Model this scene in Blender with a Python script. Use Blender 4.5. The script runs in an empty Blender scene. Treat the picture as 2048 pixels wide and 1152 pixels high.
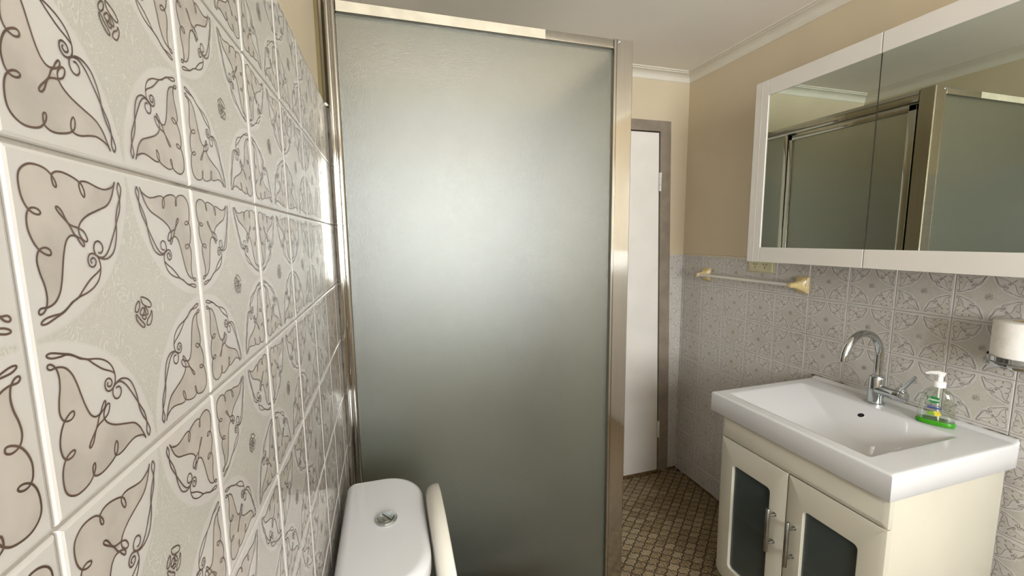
import bpy, bmesh, math, random
from mathutils import Vector, Matrix
from mathutils.geometry import tessellate_polygon
random.seed(7)
PI = math.pi
scene = bpy.context.scene
C = scene.collection

# ------------------------------------------------------------------ camera
CAM = Vector((0.1297, 0.0, 1.42))
ax = Vector((0.95747398, -0.28830032, -0.01124692)).normalized()
az = -Vector((0.2849143, 0.95093405, -0.1206162)).normalized()
ay = az.cross(ax).normalized()
cd = bpy.data.cameras.new('camera')
cam = bpy.data.objects.new('camera', cd)
C.objects.link(cam)
cam.matrix_world = Matrix(((ax.x, ay.x, az.x, CAM.x), (ax.y, ay.y, az.y, CAM.y), (ax.z, ay.z, az.z, CAM.z), (0, 0, 0, 1)))
cd.sensor_width = 36.0
cd.lens = 825.63 / 2048 * 36.0
cd.clip_start = 0.01
scene.camera = cam

# ------------------------------------------------------------------ world and light
scene.view_settings.view_transform = 'Standard'
scene.view_settings.look = 'None'
scene.view_settings.gamma = 1.0
scene.view_settings.use_curve_mapping = False
scene.view_settings.exposure = -0.08
W = bpy.data.worlds.new('overcast_sky')
scene.world = W
W.use_nodes = True
bg = W.node_tree.nodes['Background']
bg.inputs[0].default_value = (0.985, 0.955, 1.0, 1)
bg.inputs[1].default_value = 34.0
WIN = (0.10, 1.42, 1.04, 2.14)          # window opening x0, x1, z0, z1 in the near wall
NEAR = -1.6                            # inner face of the near wall
pl = bpy.data.lights.new('window_portal', 'AREA')
pl.shape = 'RECTANGLE'; pl.size = WIN[1]-WIN[0]; pl.size_y = WIN[3]-WIN[2]
pl.cycles.is_portal = True
po = bpy.data.objects.new('window_portal', pl)
C.objects.link(po)
po.location = ((WIN[0]+WIN[1])/2, NEAR-0.11, (WIN[2]+WIN[3])/2)
po.rotation_euler = (PI/2, 0, 0)        # shines towards +y

# ------------------------------------------------------------------ room sizes
ST_ = 2.004
XR = 1.773; YD = 2.015; ZC = 2.30
GR = 0.0022                             # tile faces stand this proud of the grout

# ------------------------------------------------------------------ materials
def lin(c):
    return tuple(((x/12.92) if x <= 0.04045 else ((x+0.055)/1.055)**2.4) for x in c)
def rgb(h):
    return lin(tuple(int(h[i:i+2], 16)/255 for i in (0, 2, 4))) + (1,)
class NT:
    def __init__(s, name):
        s.m = bpy.data.materials.new(name); s.m.use_nodes = True
        s.t = s.m.node_tree; s.b = s.t.nodes['Principled BSDF']
        s.out = s.t.nodes['Material Output']
    def n(s, typ, **kw):
        nd = s.t.nodes.new(typ)
        for k, v in kw.items():
            if k.startswith('i_'):
                key = k[2:]
                key = int(key) if key.isdigit() else key.replace('_', ' ')
                nd.inputs[key].default_value = v
            else: setattr(nd, k, v)
        return nd
    def l(s, a, b): s.t.links.new(a, b)
    def math(s, op, a, b=None, c=None):
        nd = s.n('ShaderNodeMath', operation=op)
        for i, x in enumerate((a, b, c)):
            if x is None: continue
            if isinstance(x, (int, float)): nd.inputs[i].default_value = x
            else: s.l(x, nd.inputs[i])
        return nd.outputs[0]
    def mix(s, f, a, b):
        nd = s.n('ShaderNodeMix', data_type='RGBA')
        for x, i in ((f, 0), (a, 6), (b, 7)):
            if isinstance(x, (int, float, tuple)): nd.inputs[i].default_value = x
            else: s.l(x, nd.inputs[i])
        return nd.outputs[2]
    def noise(s, co, scale, detail=3, rough=.5, dist=0):
        nd = s.n('ShaderNodeTexNoise', i_Scale=scale, i_Detail=detail, i_Roughness=rough, i_Distortion=dist)
        if co is not None: s.l(co, nd.inputs['Vector'])
        return nd.outputs[0]
    def ramp(s, f, a, b, t='SMOOTHSTEP'):
        nd = s.n('ShaderNodeMapRange', interpolation_type=t)
        s.l(f, nd.inputs[0]); nd.inputs[1].default_value = a; nd.inputs[2].default_value = b
        return nd.outputs[0]
    def bump(s, h, strength, dist=0.001):
        nd = s.n('ShaderNodeBump', i_Strength=strength, i_Distance=dist)
        s.l(h, nd.inputs['Height']); s.l(nd.outputs[0], s.b.inputs['Normal'])
        return nd
    def set(s, **kw):
        for k, v in kw.items(): s.b.inputs[k.replace('_', ' ')].default_value = v
        return s
def pos(t):
    return t.n('ShaderNodeNewGeometry').outputs['Position']
def plain(name, col, rough=.5, metal=0., vary=0.04, vs=6., bump=0., bs=300., spec=.5, coat=0.):
    t = NT(name)
    c = rgb(col)
    d = tuple(x*(1-vary*3) for x in c[:3]) + (1,)
    co = pos(t)
    t.l(t.mix(t.ramp(t.noise(co, vs), .35, .7), c, d), t.b.inputs['Base Color'])
    t.set(Roughness=rough, Metallic=metal)
    t.b.inputs['Specular IOR Level'].default_value = spec
    t.b.inputs['Coat Weight'].default_value = coat
    if bump: t.bump(t.noise(co, bs), bump)
    return t.m

M = {}
M['beige'] = plain('beige_paint', 'D0C1A6', .55, vary=.02, vs=3, bump=.12, bs=220)
M['ceiling'] = plain('ceiling_paint', 'EEE7DD', .7, vary=.02, vs=2, bump=.1, bs=150)
M['cornice'] = plain('cornice_paint', 'DDD6C8', .5, vary=.02)
M['frame_brown'] = plain('brown_frame_paint', '8E8172', .5, vary=.06, vs=14)
M['door'] = plain('door_paint', 'E6E0D8', .45, vary=.02, vs=5, bump=.05)
M['dark'] = plain('door_gap_black', '14110E', .8)  # near-black colour standing for shade in the door gap
M['cream'] = plain('cream_lacquer', 'C9C3B3', .3, vary=.015, coat=.2)
M['cabwhite'] = plain('white_lacquer', 'DDD7D0', .3, vary=.01, coat=.2)
M['ceramic'] = plain('white_ceramic', 'D6D5D6', .08, vary=.005, coat=.3)
M['pan'] = plain('toilet_ceramic', 'D2D1D2', .1, vary=.005, coat=.3)
M['seat'] = plain('ivory_plastic', 'D2CCC0', .22, vary=.01)
M['chrome'] = plain('chrome', 'C4C8CA', .06, 1., vary=.01)
M['steel'] = plain('brushed_steel', 'AFAFAC', .28, 1., vary=.04, vs=60)
M['black'] = plain('black_rubber', '0B0B0B', .5)
M['hinge'] = plain('hinge_paint', 'D9D6D0', .4)
M['bone'] = plain('aged_yellow_ceramic', 'DCC48C', .25, vary=.06, vs=30)
M['rod'] = plain('white_plastic_rod', 'D6D2C8', .3, vary=.02)
M['socket'] = plain('ivory_socket_plastic', 'CFC7A2', .35, vary=.02)
M['paper'] = plain('tissue_paper', 'EDE8E2', .95, vary=.02, vs=60, bump=.5, bs=500)
M['card'] = plain('cardboard', 'A08B68', .9)
M['pump'] = plain('white_pump_plastic', 'F0EFEA', .25, vary=.005)
M['lime'] = plain('green_print', '1F7A3A', .4)
M['wtext'] = plain('white_print', 'F4F4F0', .4)
M['blue'] = plain('blue_print', '2E3D8C', .4)
M['yellow'] = plain('yellow_print', 'DCCB45', .4, vary=.1, vs=120)
M['leafg'] = plain('leaf_green_print', '7DAA3C', .4, vary=.1, vs=120)
M['winframe'] = plain('window_frame_paint', 'E2DED6', .4)
M['tray'] = plain('brown_shower_floor', '5E4A30', .4, vary=.15, vs=30)

def make_alu():
    t = NT('polished_aluminium')
    co = pos(t)
    st = t.n('ShaderNodeVectorMath', operation='MULTIPLY'); t.l(co, st.inputs[0]); st.inputs[1].default_value = (160, 160, 3)
    t.l(t.mix(t.noise(st.outputs[0], 1.), rgb('BEBAB3'), rgb('AEA9A0')), t.b.inputs['Base Color'])
    r = t.n('ShaderNodeMapRange'); t.l(t.noise(co, 9, 4), r.inputs[0])
    r.inputs[3].default_value = .05; r.inputs[4].default_value = .13
    t.l(r.outputs[0], t.b.inputs['Roughness'])
    t.set(Metallic=1.)
    t.bump(t.noise(co, 18, 2), .06, .002)
    return t.m
M['alu'] = make_alu()

def make_mirror():
    t = NT('mirror_silver')
    t.l(t.mix(t.noise(pos(t), 2), rgb('DCE3DB'), rgb('D9E1D8')), t.b.inputs['Base Color'])
    t.set(Metallic=1., Roughness=0.0)
    return t.m
M['mirror'] = make_mirror()

def make_frost():
    t = NT('frosted_glass')
    co = pos(t)
    t.set(Roughness=.19, IOR=1.5)
    t.b.inputs['Coat Weight'].default_value = .85; t.b.inputs['Coat Roughness'].default_value = .23; t.b.inputs['Coat IOR'].default_value = 1.6
    t.b.inputs['Transmission Weight'].default_value = 1.
    t.l(t.mix(t.noise(co, 5), rgb('CBCABE'), rgb('C6C6B8')), t.b.inputs['Base Color'])
    v = t.n('ShaderNodeTexVoronoi', i_Scale=460.); t.l(co, v.inputs['Vector'])
    h = t.math('ADD', t.noise(co, 350, 3, .65), t.math('MULTIPLY', v.outputs[0], .5))
    bn = t.bump(h, .4, .0016)
    cb = t.n('ShaderNodeBump', i_Strength=.30, i_Distance=.002); t.l(h, cb.inputs['Height']); t.l(cb.outputs[0], t.b.inputs['Coat Normal'])
    df = t.n('ShaderNodeBsdfDiffuse'); df.inputs[0].default_value = rgb('A6AFA4')
    mx = t.n('ShaderNodeMixShader'); mx.inputs[0].default_value = .07
    t.l(t.b.outputs[0], mx.inputs[1]); t.l(df.outputs[0], mx.inputs[2]); t.l(mx.outputs[0], t.out.inputs[0])
    return t.m
M['frost'] = make_frost()

def make_smoke():
    t = NT('smoked_frosted_glass')
    t.set(Roughness=.14, IOR=1.45)
    t.b.inputs['Transmission Weight'].default_value = .8
    t.l(t.mix(t.noise(pos(t), 9), rgb('8E9896'), rgb('848E8C')), t.b.inputs['Base Color'])
    return t.m
M['smoke'] = make_smoke()

def make_thin(name, col, gl=.06, rough=.03):
    t = NT(name)
    tr = t.n('ShaderNodeBsdfTransparent')
    t.l(t.mix(t.noise(pos(t), 20), rgb(col), tuple(x*.97 for x in rgb(col)[:3]) + (1,)), tr.inputs[0])
    g = t.n('ShaderNodeBsdfGlossy', i_Roughness=rough)
    lw = t.n('ShaderNodeLayerWeight', i_Blend=.35)
    mx = t.n('ShaderNodeMixShader')
    t.l(t.math('ADD', t.math('MULTIPLY', lw.outputs['Facing'], .35), gl), mx.inputs[0])
    t.l(tr.outputs[0], mx.inputs[1]); t.l(g.outputs[0], mx.inputs[2])
    t.l(mx.outputs[0], t.out.inputs[0])
    return t.m
M['clearglass'] = make_thin('window_glass', 'F2F6F4', .03)
M['bottle'] = make_thin('clear_bottle_plastic', 'F3F6F0', .08)
def make_greenliq():
    t = NT('green_soap')
    t.l(t.mix(t.noise(pos(t), 50), rgb('5CC62A'), rgb('3FA41E')), t.b.inputs['Base Color'])
    t.set(Roughness=.08, IOR=1.35)
    t.b.inputs['Transmission Weight'].default_value = .45
    return t.m
M['green'] = make_greenliq()

def make_grout():
    t = NT('tile_grout')
    co = pos(t)
    f = t.ramp(t.noise(co, 7, 5, .65), .52, .74)
    c = t.mix(f, rgb('A9A196'), rgb('6F6556'))
    t.l(c, t.b.inputs['Base Color']); t.set(Roughness=.8)
    t.bump(t.noise(co, 600), .3)
    return t.m
M['grout'] = make_grout()

def make_tile(name, white, taupe, lace, grime=True):
    t = NT(name)
    oc = t.n('ShaderNodeTexCoord').outputs['Object']
    sp = t.n('ShaderNodeSeparateXYZ'); t.l(oc, sp.inputs[0])
    u = t.math('PINGPONG', t.math('DIVIDE', sp.outputs[0], .15), .5)
    v = t.math('PINGPONG', t.math('DIVIDE', t.math('MULTIPLY', sp.outputs[2], -1), .15), .5)
    d = t.math('SQRT', t.math('ADD', t.math('MULTIPLY', u, u), t.math('MULTIPLY', v, v)))
    edge = t.math('MULTIPLY', t.ramp(u, .022, .034), t.ramp(v, .022, .034))
    mask = t.math('MULTIPLY', t.ramp(d, .487, .503), edge)
    # lace: thin curls made from the zero lines of a warped noise
    n1 = t.noise(oc, 75, 1, .5, 2.2)
    ln = t.math('ABSOLUTE', t.math('SUBTRACT', t.math('FRACT', t.math('MULTIPLY', n1, 9)), .5))
    lc = t.ramp(ln, .30, .40)
    rnd = t.n('ShaderNodeObjectInfo').outputs['Random']
    tint = t.mix(rnd, rgb(taupe), tuple(x*y for x, y in zip(rgb(taupe)[:3], (.985, 1.0, .96))) + (1,))
    tp = t.mix(t.math('MULTIPLY', lc, .6), tint, rgb(lace))
    blot = t.ramp(t.noise(pos(t), 16, 2), .5, .8)
    col = t.mix(mask, rgb(white), tp)
    col = t.mix(t.math('MULTIPLY', blot, .12), col, rgb('B99A8C'))
    t.l(col, t.b.inputs['Base Color'])
    t.set(Roughness=.16)
    t.b.inputs['Coat Weight'].default_value = .25
    t.b.inputs['Coat Roughness'].default_value = .06
    h = t.math('ADD', t.math('MULTIPLY', mask, -.35), t.math('MULTIPLY', t.math('MULTIPLY', lc, mask), .25))
    h = t.math('ADD', h, t.math('MULTIPLY', t.noise(oc, 14, 1), .5))
    t.bump(h, .35, .0006)
    return t.m
M['tile'] = make_tile('patterned_glazed_tile', 'C8C3BE', 'BCB6AF', 'CBC8C0')
M['fill'] = plain('tile_print_greige', 'BDB4AB', .16, vary=.06, vs=30, coat=.2)
M['line'] = plain('tile_print_brown_line', '624E44', .3, vary=.1, vs=40)
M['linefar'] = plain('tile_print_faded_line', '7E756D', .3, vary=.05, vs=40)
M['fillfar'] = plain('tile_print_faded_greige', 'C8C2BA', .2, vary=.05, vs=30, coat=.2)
M['film'] = plain('cream_film', 'CFC5B0', .45, vary=.05, vs=20)
M['seal'] = plain('white_sealant', 'C9C3BA', .4, vary=.08, vs=30)
M['olive'] = plain('olive_gap_shade', '6B5E3C', .8)  # shade of the recess beside the shower jamb, put into the colour
M['caulk'] = plain('stained_sealant', '9B8F7C', .7, vary=.25, vs=60, bump=.4, bs=200)

def make_pebble():
    t = NT('brown_lantern_mosaic')
    co = pos(t)
    rnd = t.n('ShaderNodeObjectInfo').outputs['Random']
    v = t.n('ShaderNodeTexVoronoi', i_Scale=27.); t.l(co, v.inputs['Vector'])
    c = t.mix(t.ramp(t.noise(co, 95, 5, .75, .8), .36, .66), rgb('6C5637'), rgb('A59170'))
    c = t.mix(t.math('MULTIPLY', t.ramp(t.noise(co, 130, 3, .7), .53, .62), .9), c, rgb('3F2E14'))
    c = t.mix(t.math('MULTIPLY', t.ramp(rnd, .2, 1.), .35), c, rgb('BBAA8C'))
    wet = t.ramp(t.noise(co, 3.2, 3), .5, .72)
    c = t.mix(t.math('MULTIPLY', wet, .35), c, rgb('574118'))
    t.l(c, t.b.inputs['Base Color']); t.set(Roughness=.3)
    t.bump(t.noise(co, 120), .3)
    return t.m
M['pebble'] = make_pebble()
M['fgrout'] = plain('dark_floor_grout', '1E1307', .85, vary=.1, vs=40)
M['dirt'] = plain('brown_floor_dirt', '6A522C', .8, vary=.2, vs=50, bump=.6, bs=120)

# ------------------------------------------------------------------ helpers
def tag(o, label=None, cat=None, group=None, kind=None):
    if label: o['label'] = label
    if cat: o['category'] = cat
    if group: o['group'] = group
    if kind: o['kind'] = kind
    return o
def thing(name, label, cat, loc=(0, 0, 0), rz=0., group=None):
    o = bpy.data.objects.new(name, None); C.objects.link(o)
    o.empty_display_size = .05
    o.location = loc; o.rotation_euler = (0, 0, rz)
    return tag(o, label, cat, group)
def world_base(p):
    v = Vector((0, 0, 0))
    while p is not None:
        v += Vector(p.location); p = p.parent
    return v
def link(name, me, parent=None):
    o = bpy.data.objects.new(name, me); C.objects.link(o)
    if parent is not None: o.parent = parent
    return o
def obj(name, bm, mats, parent=None, local=False, smooth=None, label=None):
    """world-space geometry; with local=True the vertices are already in the parent's frame"""
    if parent is not None and not local:
        b = world_base(parent)
        for v in bm.verts: v.co -= b
    me = bpy.data.meshes.new(name)
    bm.normal_update(); bm.to_mesh(me); bm.free()
    for m in (mats if isinstance(mats, (list, tuple)) else [mats]): me.materials.append(m)
    if smooth is not None:
        me.polygons.foreach_set('use_smooth', [True]*len(me.polygons))
        me.set_sharp_from_angle(angle=math.radians(smooth))
    o = link(name, me, parent)
    if label: o['label'] = label
    return o
def nb(): return bmesh.new()
def box(bm, a, b, bev=0., seg=2):
    a = Vector(a); b = Vector(b); c = (a+b)/2; d = b-a
    t = bmesh.new()
    bmesh.ops.create_cube(t, size=1.)
    for v in t.verts: v.co = Vector((v.co.x*d.x, v.co.y*d.y, v.co.z*d.z)) + c
    if bev > 0:
        bmesh.ops.bevel(t, geom=list(t.edges), offset=bev, segments=seg, affect='EDGES', profile=.5)
    merge(bm, t)
    return bm
def merge(bm, t):
    me = bpy.data.meshes.new('tmp'); t.to_mesh(me); t.free()
    bm.from_mesh(me); bpy.data.meshes.remove(me)
def rings(bm, rs, cap=True, close=True, mat=0):
    vs = [[bm.verts.new(p) for p in r] for r in rs]
    n = len(vs[0])
    for i in range(len(vs)-1):
        for j in range(n if close else n-1):
            f = bm.faces.new((vs[i][j], vs[i][(j+1) % n], vs[i+1][(j+1) % n], vs[i+1][j])); f.material_index = mat
    if cap:
        bm.faces.new(list(reversed(vs[0]))).material_index = mat
        bm.faces.new(vs[-1]).material_index = mat
    return vs
def tube(bm, path, r, n=16, cap=True):
    path = [Vector(p) for p in path]
    rr = r if isinstance(r, (list, tuple)) else [r]*len(path)
    out = []; up = None
    for i, p in enumerate(path):
        t = (path[min(i+1, len(path)-1)] - path[max(i-1, 0)]).normalized()
        if up is None:
            up = Vector((0, 0, 1)) if abs(t.z) < .9 else Vector((0, 1, 0))
        up = (up - t*up.dot(t)).normalized(); sd = t.cross(up)
        out.append([p + (up*math.cos(2*PI*k/n) + sd*math.sin(2*PI*k/n))*rr[i] for k in range(n)])
    rings(bm, out, cap)
    bmesh.ops.recalc_face_normals(bm, faces=bm.faces)
    return bm
def lathe(bm, prof, c, n=32, axis='z', cap=True):
    rs = []
    for r, h in prof:
        ring = []
        for k in range(n):
            a = 2*PI*k/n
            p = {'z': (r*math.cos(a), r*math.sin(a), h), 'x': (h, r*math.cos(a), r*math.sin(a)), 'y': (r*math.cos(a), h, r*math.sin(a))}[axis]
            ring.append(Vector(p)+Vector(c))
        rs.append(ring)
    rings(bm, rs, cap)
    bmesh.ops.recalc_face_normals(bm, faces=bm.faces)
    return bm
def rrect(x0, x1, z0, z1, radii, seg=5):
    """radii: (x0z0, x1z0, x1z1, x0z1) counter-clockwise"""
    pts = []
    cs = [(x0, z0, 1, 1, PI), (x1, z0, -1, 1, 1.5*PI), (x1, z1, -1, -1, 0), (x0, z1, 1, -1, .5*PI)]
    for (cx, cz, sx, sz, a0), r in zip(cs, radii):
        for k in range(seg+1):
            a = a0 + .5*PI*k/seg
            pts.append((cx+sx*r+r*math.cos(a), cz+sz*r+r*math.sin(a)))
    return pts
def smooth_pts(P, k=2, closed=False):
    out = []
    n = len(P)
    for i in range(n if closed else n-1):
        p0 = P[(i-1) % n] if (closed or i > 0) else P[i]
        p1 = P[i]; p2 = P[(i+1) % n]
        p3 = P[(i+2) % n] if (closed or i+2 < n) else P[i+1]
        for j in range(k):
            t = j/k
            out.append(tuple(.5*((2*b)+(-a+c)*t+(2*a-5*b+4*c-d)*t*t+(-a+3*b-3*c+d)*t*t*t) for a, b, c, d in zip(p0, p1, p2, p3)))
    if not closed: out.append(P[-1])
    return out
def struct(name, bm, mats, **kw):
    o = obj(name, bm, mats, **kw); o['kind'] = 'structure'; return o

# ------------------------------------------------------------------ printed tile motif (tile units, corner at 0,0)
LEAF = [(0.427,0.049),(0.414,0.067),(0.372,0.081),(0.335,0.078),(0.293,0.068),(0.266,0.069),(0.254,0.08),(0.258,0.102),(0.269,0.115),(0.274,0.103),(0.267,0.081),(0.249,0.068),(0.223,0.059),(0.191,0.053),(0.166,0.056),(0.152,0.067),(0.152,0.09),(0.161,0.098),(0.164,0.089),(0.156,0.072),(0.135,0.054),(0.105,0.047),(0.077,0.049),(0.053,0.063),(0.041,0.083),(0.039,0.111),(0.043,0.138),(0.054,0.16),(0.071,0.173),(0.087,0.176),(0.095,0.171),(0.089,0.163),(0.076,0.159),(0.062,0.162),(0.051,0.174),(0.046,0.197),(0.048,0.221),(0.059,0.249),(0.075,0.269),(0.096,0.281),(0.109,0.281),(0.11,0.27),(0.097,0.262),(0.08,0.264),(0.067,0.274),(0.06,0.296),(0.064,0.327),(0.073,0.358),(0.076,0.388),(0.071,0.413),(0.059,0.429),(0.046,0.433),(0.042,0.426),(0.051,0.418),(0.076,0.418),(0.102,0.408),(0.123,0.384),(0.136,0.352),(0.145,0.319),(0.156,0.281),(0.17,0.248),(0.186,0.232),(0.203,0.229),(0.216,0.234),(0.225,0.248),(0.238,0.261),(0.243,0.254),(0.234,0.24),(0.208,0.226),(0.195,0.204),(0.182,0.185),(0.17,0.162),(0.158,0.151),(0.15,0.153),(0.157,0.165),(0.174,0.181),(0.196,0.199),(0.226,0.207),(0.246,0.216),(0.256,0.23),(0.259,0.243),(0.251,0.247),(0.238,0.239),(0.228,0.224),(0.228,0.208),(0.242,0.188),(0.274,0.168),(0.325,0.149),(0.37,0.132),(0.397,0.107),(0.412,0.081),(0.427,0.049)]
ROPES = [[(0.446,0.049),(0.436,0.072),(0.442,0.103),(0.436,0.141),(0.413,0.18),(0.394,0.212),(0.374,0.243),(0.352,0.274),(0.327,0.294),(0.304,0.296),(0.286,0.286),(0.281,0.267),(0.29,0.25),(0.307,0.246),(0.321,0.257),(0.322,0.273),(0.31,0.283),(0.299,0.28)],
 [(0.446,0.049),(0.456,0.07),(0.443,0.103),(0.421,0.139),(0.408,0.174),(0.404,0.212),(0.393,0.249),(0.374,0.282),(0.343,0.3),(0.315,0.301),(0.293,0.292),(0.274,0.283),(0.257,0.286),(0.248,0.3),(0.251,0.317),(0.265,0.324),(0.279,0.317),(0.282,0.303),(0.27,0.296),(0.259,0.304),(0.264,0.313)],
 [(0.288,0.286),(0.301,0.302),(0.304,0.33),(0.291,0.361),(0.266,0.383),(0.232,0.398),(0.19,0.408),(0.16,0.421),(0.13,0.439),(0.097,0.45),(0.065,0.46),(0.048,0.46),(0.047,0.454),(0.063,0.446),(0.092,0.443),(0.117,0.442),(0.142,0.431),(0.164,0.417),(0.19,0.408),(0.216,0.386),(0.251,0.36),(0.286,0.342),(0.303,0.33)]]
FILL = [(.427,.049),(.372,.081),(.335,.078),(.293,.068),(.266,.069),(.256,.085),(.249,.068),(.223,.059),(.191,.053),(.166,.056),(.152,.067),(.135,.054),(.105,.047),(.077,.049),(.053,.063),(.041,.083),(.039,.111),(.043,.138),(.055,.163),(.05,.18),(.046,.197),(.048,.221),(.059,.249),(.072,.266),(.064,.28),(.06,.296),(.064,.327),(.073,.358),(.076,.388),(.071,.418),(.102,.408),(.123,.384),(.136,.352),(.145,.319),(.156,.281),(.17,.248),(.186,.232),(.208,.226),(.228,.208),(.242,.188),(.274,.168),(.325,.149),(.37,.132),(.397,.107),(.412,.081)]
ROSE = [[(0.501,0.448),(0.542,0.462),(0.561,0.481),(0.552,0.493),(0.522,0.484),(0.502,0.469)],[(0.483,0.46),(0.463,0.473),(0.455,0.493),(0.469,0.497),(0.484,0.479)],[(0.457,0.505),(0.458,0.528),(0.491,0.558),(0.502,0.55),(0.476,0.525)],[(0.559,0.506),(0.561,0.528),(0.543,0.555),(0.52,0.554),(0.528,0.535),(0.548,0.522)],[(0.516,0.486),(0.531,0.501),(0.532,0.516),(0.519,0.513)],[(0.484,0.5),(0.502,0.487),(0.511,0.498),(0.499,0.514),(0.484,0.509)],[(0.491,0.52),(0.507,0.515),(0.517,0.525),(0.504,0.531)]]
T = .15
def tile_mesh(u0, u1, v0, v1, k=3, lw=.0009, printed=True, far=False):
    """part of a 150 mm tile, local x = u, local z = -v, glazed face at y = 0 looking to -y"""
    bm = nb()
    g = .0010 if not far else .0008; bv = .0015
    a, b = u0*T+g, u1*T-g
    top, bot = -v0*T-g, -v1*T+g
    def rect(i, y): return [Vector((a+i, y, bot+i)), Vector((b-i, y, bot+i)), Vector((b-i, y, top-i)), Vector((a+i, y, top-i))]
    rings(bm, [rect(0, .006), rect(0, .0012), rect(bv*.4, .0004), rect(bv*1.3, 0.)], cap=True)
    bmesh.ops.recalc_face_normals(bm, faces=bm.faces)
    if printed:
        m = .012
        def inside(p): return u0+m < p[0] < u1-m and v0+m < p[1] < v1-m
        def flip(p, fx, fy): return (1-p[0] if fx else p[0], 1-p[1] if fy else p[1])
        lev = [0]
        def ribbon(P, closed=False):
            lev[0] += 1; yy = -.00016-.00008*(lev[0] % 4)
            n = len(P); L = []; R = []
            for i in range(n):
                q = P[(i+1) % n] if (closed or i+1 < n) else P[i]
                p = P[(i-1) % n] if (closed or i > 0) else P[i]
                d = Vector((q[0]-p[0], q[1]-p[1]))
                d = d.normalized() if d.length > 0 else Vector((1, 0))
                w = lw/2/T
                L.append((P[i][0]-d.y*w, P[i][1]+d.x*w)); R.append((P[i][0]+d.y*w, P[i][1]-d.x*w))
            vl = [None]*n; vr = [None]*n
            for i in range(n):
                if inside(P[i]):
                    vl[i] = bm.verts.new((L[i][0]*T, yy-.00006*i/n, -L[i][1]*T)); vr[i] = bm.verts.new((R[i][0]*T, yy-.00006*i/n, -R[i][1]*T))
            for i in range(n if closed else n-1):
                j = (i+1) % n
                if vl[i] and vl[j]:
                    f = bm.faces.new((vl[i], vr[i], vr[j], vl[j])); f.material_index = 2
                    f.normal_update()
                    if f.normal.y > 0: f.normal_flip()
        for fx in (0, 1):
            for fy in (0, 1):
                F = [flip(p, fx, fy) for p in FILL]
                if all(inside(p) for p in F):
                    vs = [bm.verts.new((p[0]*T, -.0001, -p[1]*T)) for p in F]
                    for tr in tessellate_polygon([[Vector((p[0], p[1], 0)) for p in F]]):
                        f = bm.faces.new([vs[i] for i in tr]); f.material_index = 1
                        f.normal_update()
                        if f.normal.y > 0: f.normal_flip()
                ribbon([flip(p, fx, fy) for p in smooth_pts(LEAF[:-1], k, True)], True)
                for rp in ROPES: ribbon([flip(p, fx, fy) for p in smooth_pts(rp, k)])
        for pt in ROSE: ribbon(smooth_pts(pt, max(1, k-1), True), True)
    me = bpy.data.meshes.new('wall_tile'); bm.to_mesh(me); bm.free()
    me.materials.append(M['tile'])
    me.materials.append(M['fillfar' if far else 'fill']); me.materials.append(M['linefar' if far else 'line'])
    return me
cache = {}
def tile(parent, kind, u0, u1, v0, v1, loc, rz):
    key = (kind, round(u0, 3), round(u1, 3), round(v0, 3), round(v1, 3))
    if key not in cache:
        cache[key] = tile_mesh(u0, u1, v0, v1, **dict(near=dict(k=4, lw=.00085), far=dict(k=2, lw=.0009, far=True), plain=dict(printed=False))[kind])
    o = bpy.data.objects.new('wall_tile', cache[key]); C.objects.link(o)
    o.parent = parent; o.location = loc; o.rotation_euler = (0, 0, rz)
    return o

# ------------------------------------------------------------------ setting: floor
fl = nb(); box(fl, (-.1, NEAR-.1, -.1), (XR+.1, YD+.1, -.0013))
floor = struct('floor', fl, M['fgrout'])
P_ = .0415
def lantern(g=.0023, n=5):
    """one mosaic piece: round body with a short flat neck at both ends (along y); pieces interlock"""
    L = P_*math.sqrt(.5); W_ = L*1.085; L *= .92; a = .0034; h = .021
    Pq = Vector((a, L)); Q = Vector((W_-a, 0))
    q = []
    for k in range(n+1):
        t = k/n; A, B, C_, D = Pq, Pq-Vector((0, h)), Q+Vector((0, h)), Q
        q.append(A*(1-t)**3+B*3*t*(1-t)**2+C_*3*t*t*(1-t)+D*t**3)
    out = [(x, y) for x, y in q] + [(x, -y) for x, y in reversed(q[:-1])] + [(-x, -y) for x, y in q] + [(-x, y) for x, y in reversed(q[:-1])]
    m = len(out); res = []
    for i in range(m):
        p0 = Vector(out[i-1]); p1 = Vector(out[i]); p2 = Vector(out[(i+1) % m])
        d = (p2-p0).normalized(); nr = Vector((d.y, -d.x))
        if nr.dot(p1) > 0 and abs(nr.dot(p1)) > 1e-6 or True:
            # outline runs clockwise, so the inward side is to its right
            res.append((p1.x+nr.x*g, p1.y+nr.y*g))
    return res
LAN = lantern()
def lantern_rings(cx=0., cy=0., z=0.):
    return [[Vector((cx+x*f, cy+y*f, z+h)) for x, y in LAN] for f, h in ((1., -.0020), (1., -.0005), (.94, 0.))]
bm = nb(); rings(bm, lantern_rings(), cap=True)
bmesh.ops.recalc_face_normals(bm, faces=bm.faces)
lme = bpy.data.meshes.new('floor_tile'); bm.to_mesh(lme); bm.free(); lme.materials.append(M['pebble'])
e1 = Vector((P_*math.sqrt(.5)*1.085, -P_*math.sqrt(.5)*.92)); e2 = Vector((-P_*math.sqrt(.5)*1.085, -P_*math.sqrt(.5)*.92))
org = Vector((1.3152, 1.7913))
singles, rest = [], []
for i in range(-80, 80):
    for j in range(-80, 80):
        p = org + e1*i + e2*j
        if not (.02 < p.x < XR-.004 and NEAR+.02 < p.y < YD-.004): continue
        # pieces the photograph shows between the shower post and the vanity
        vis = p.y > 1.10 and p.x > .80+.30*max(0, (p.y-1.17))*.55/.84+.02 and p.x < 1.76 and p.y > 1.2+max(0, p.x-1.24)*1.1-.02
        if p.x < .80 and p.y > 1.18: continue
        (singles if vis else rest).append(p)
singles.sort(key=lambda p: (p-Vector((CAM.x, CAM.y))).length)
rest += singles[300:]; singles = singles[:300]
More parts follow.
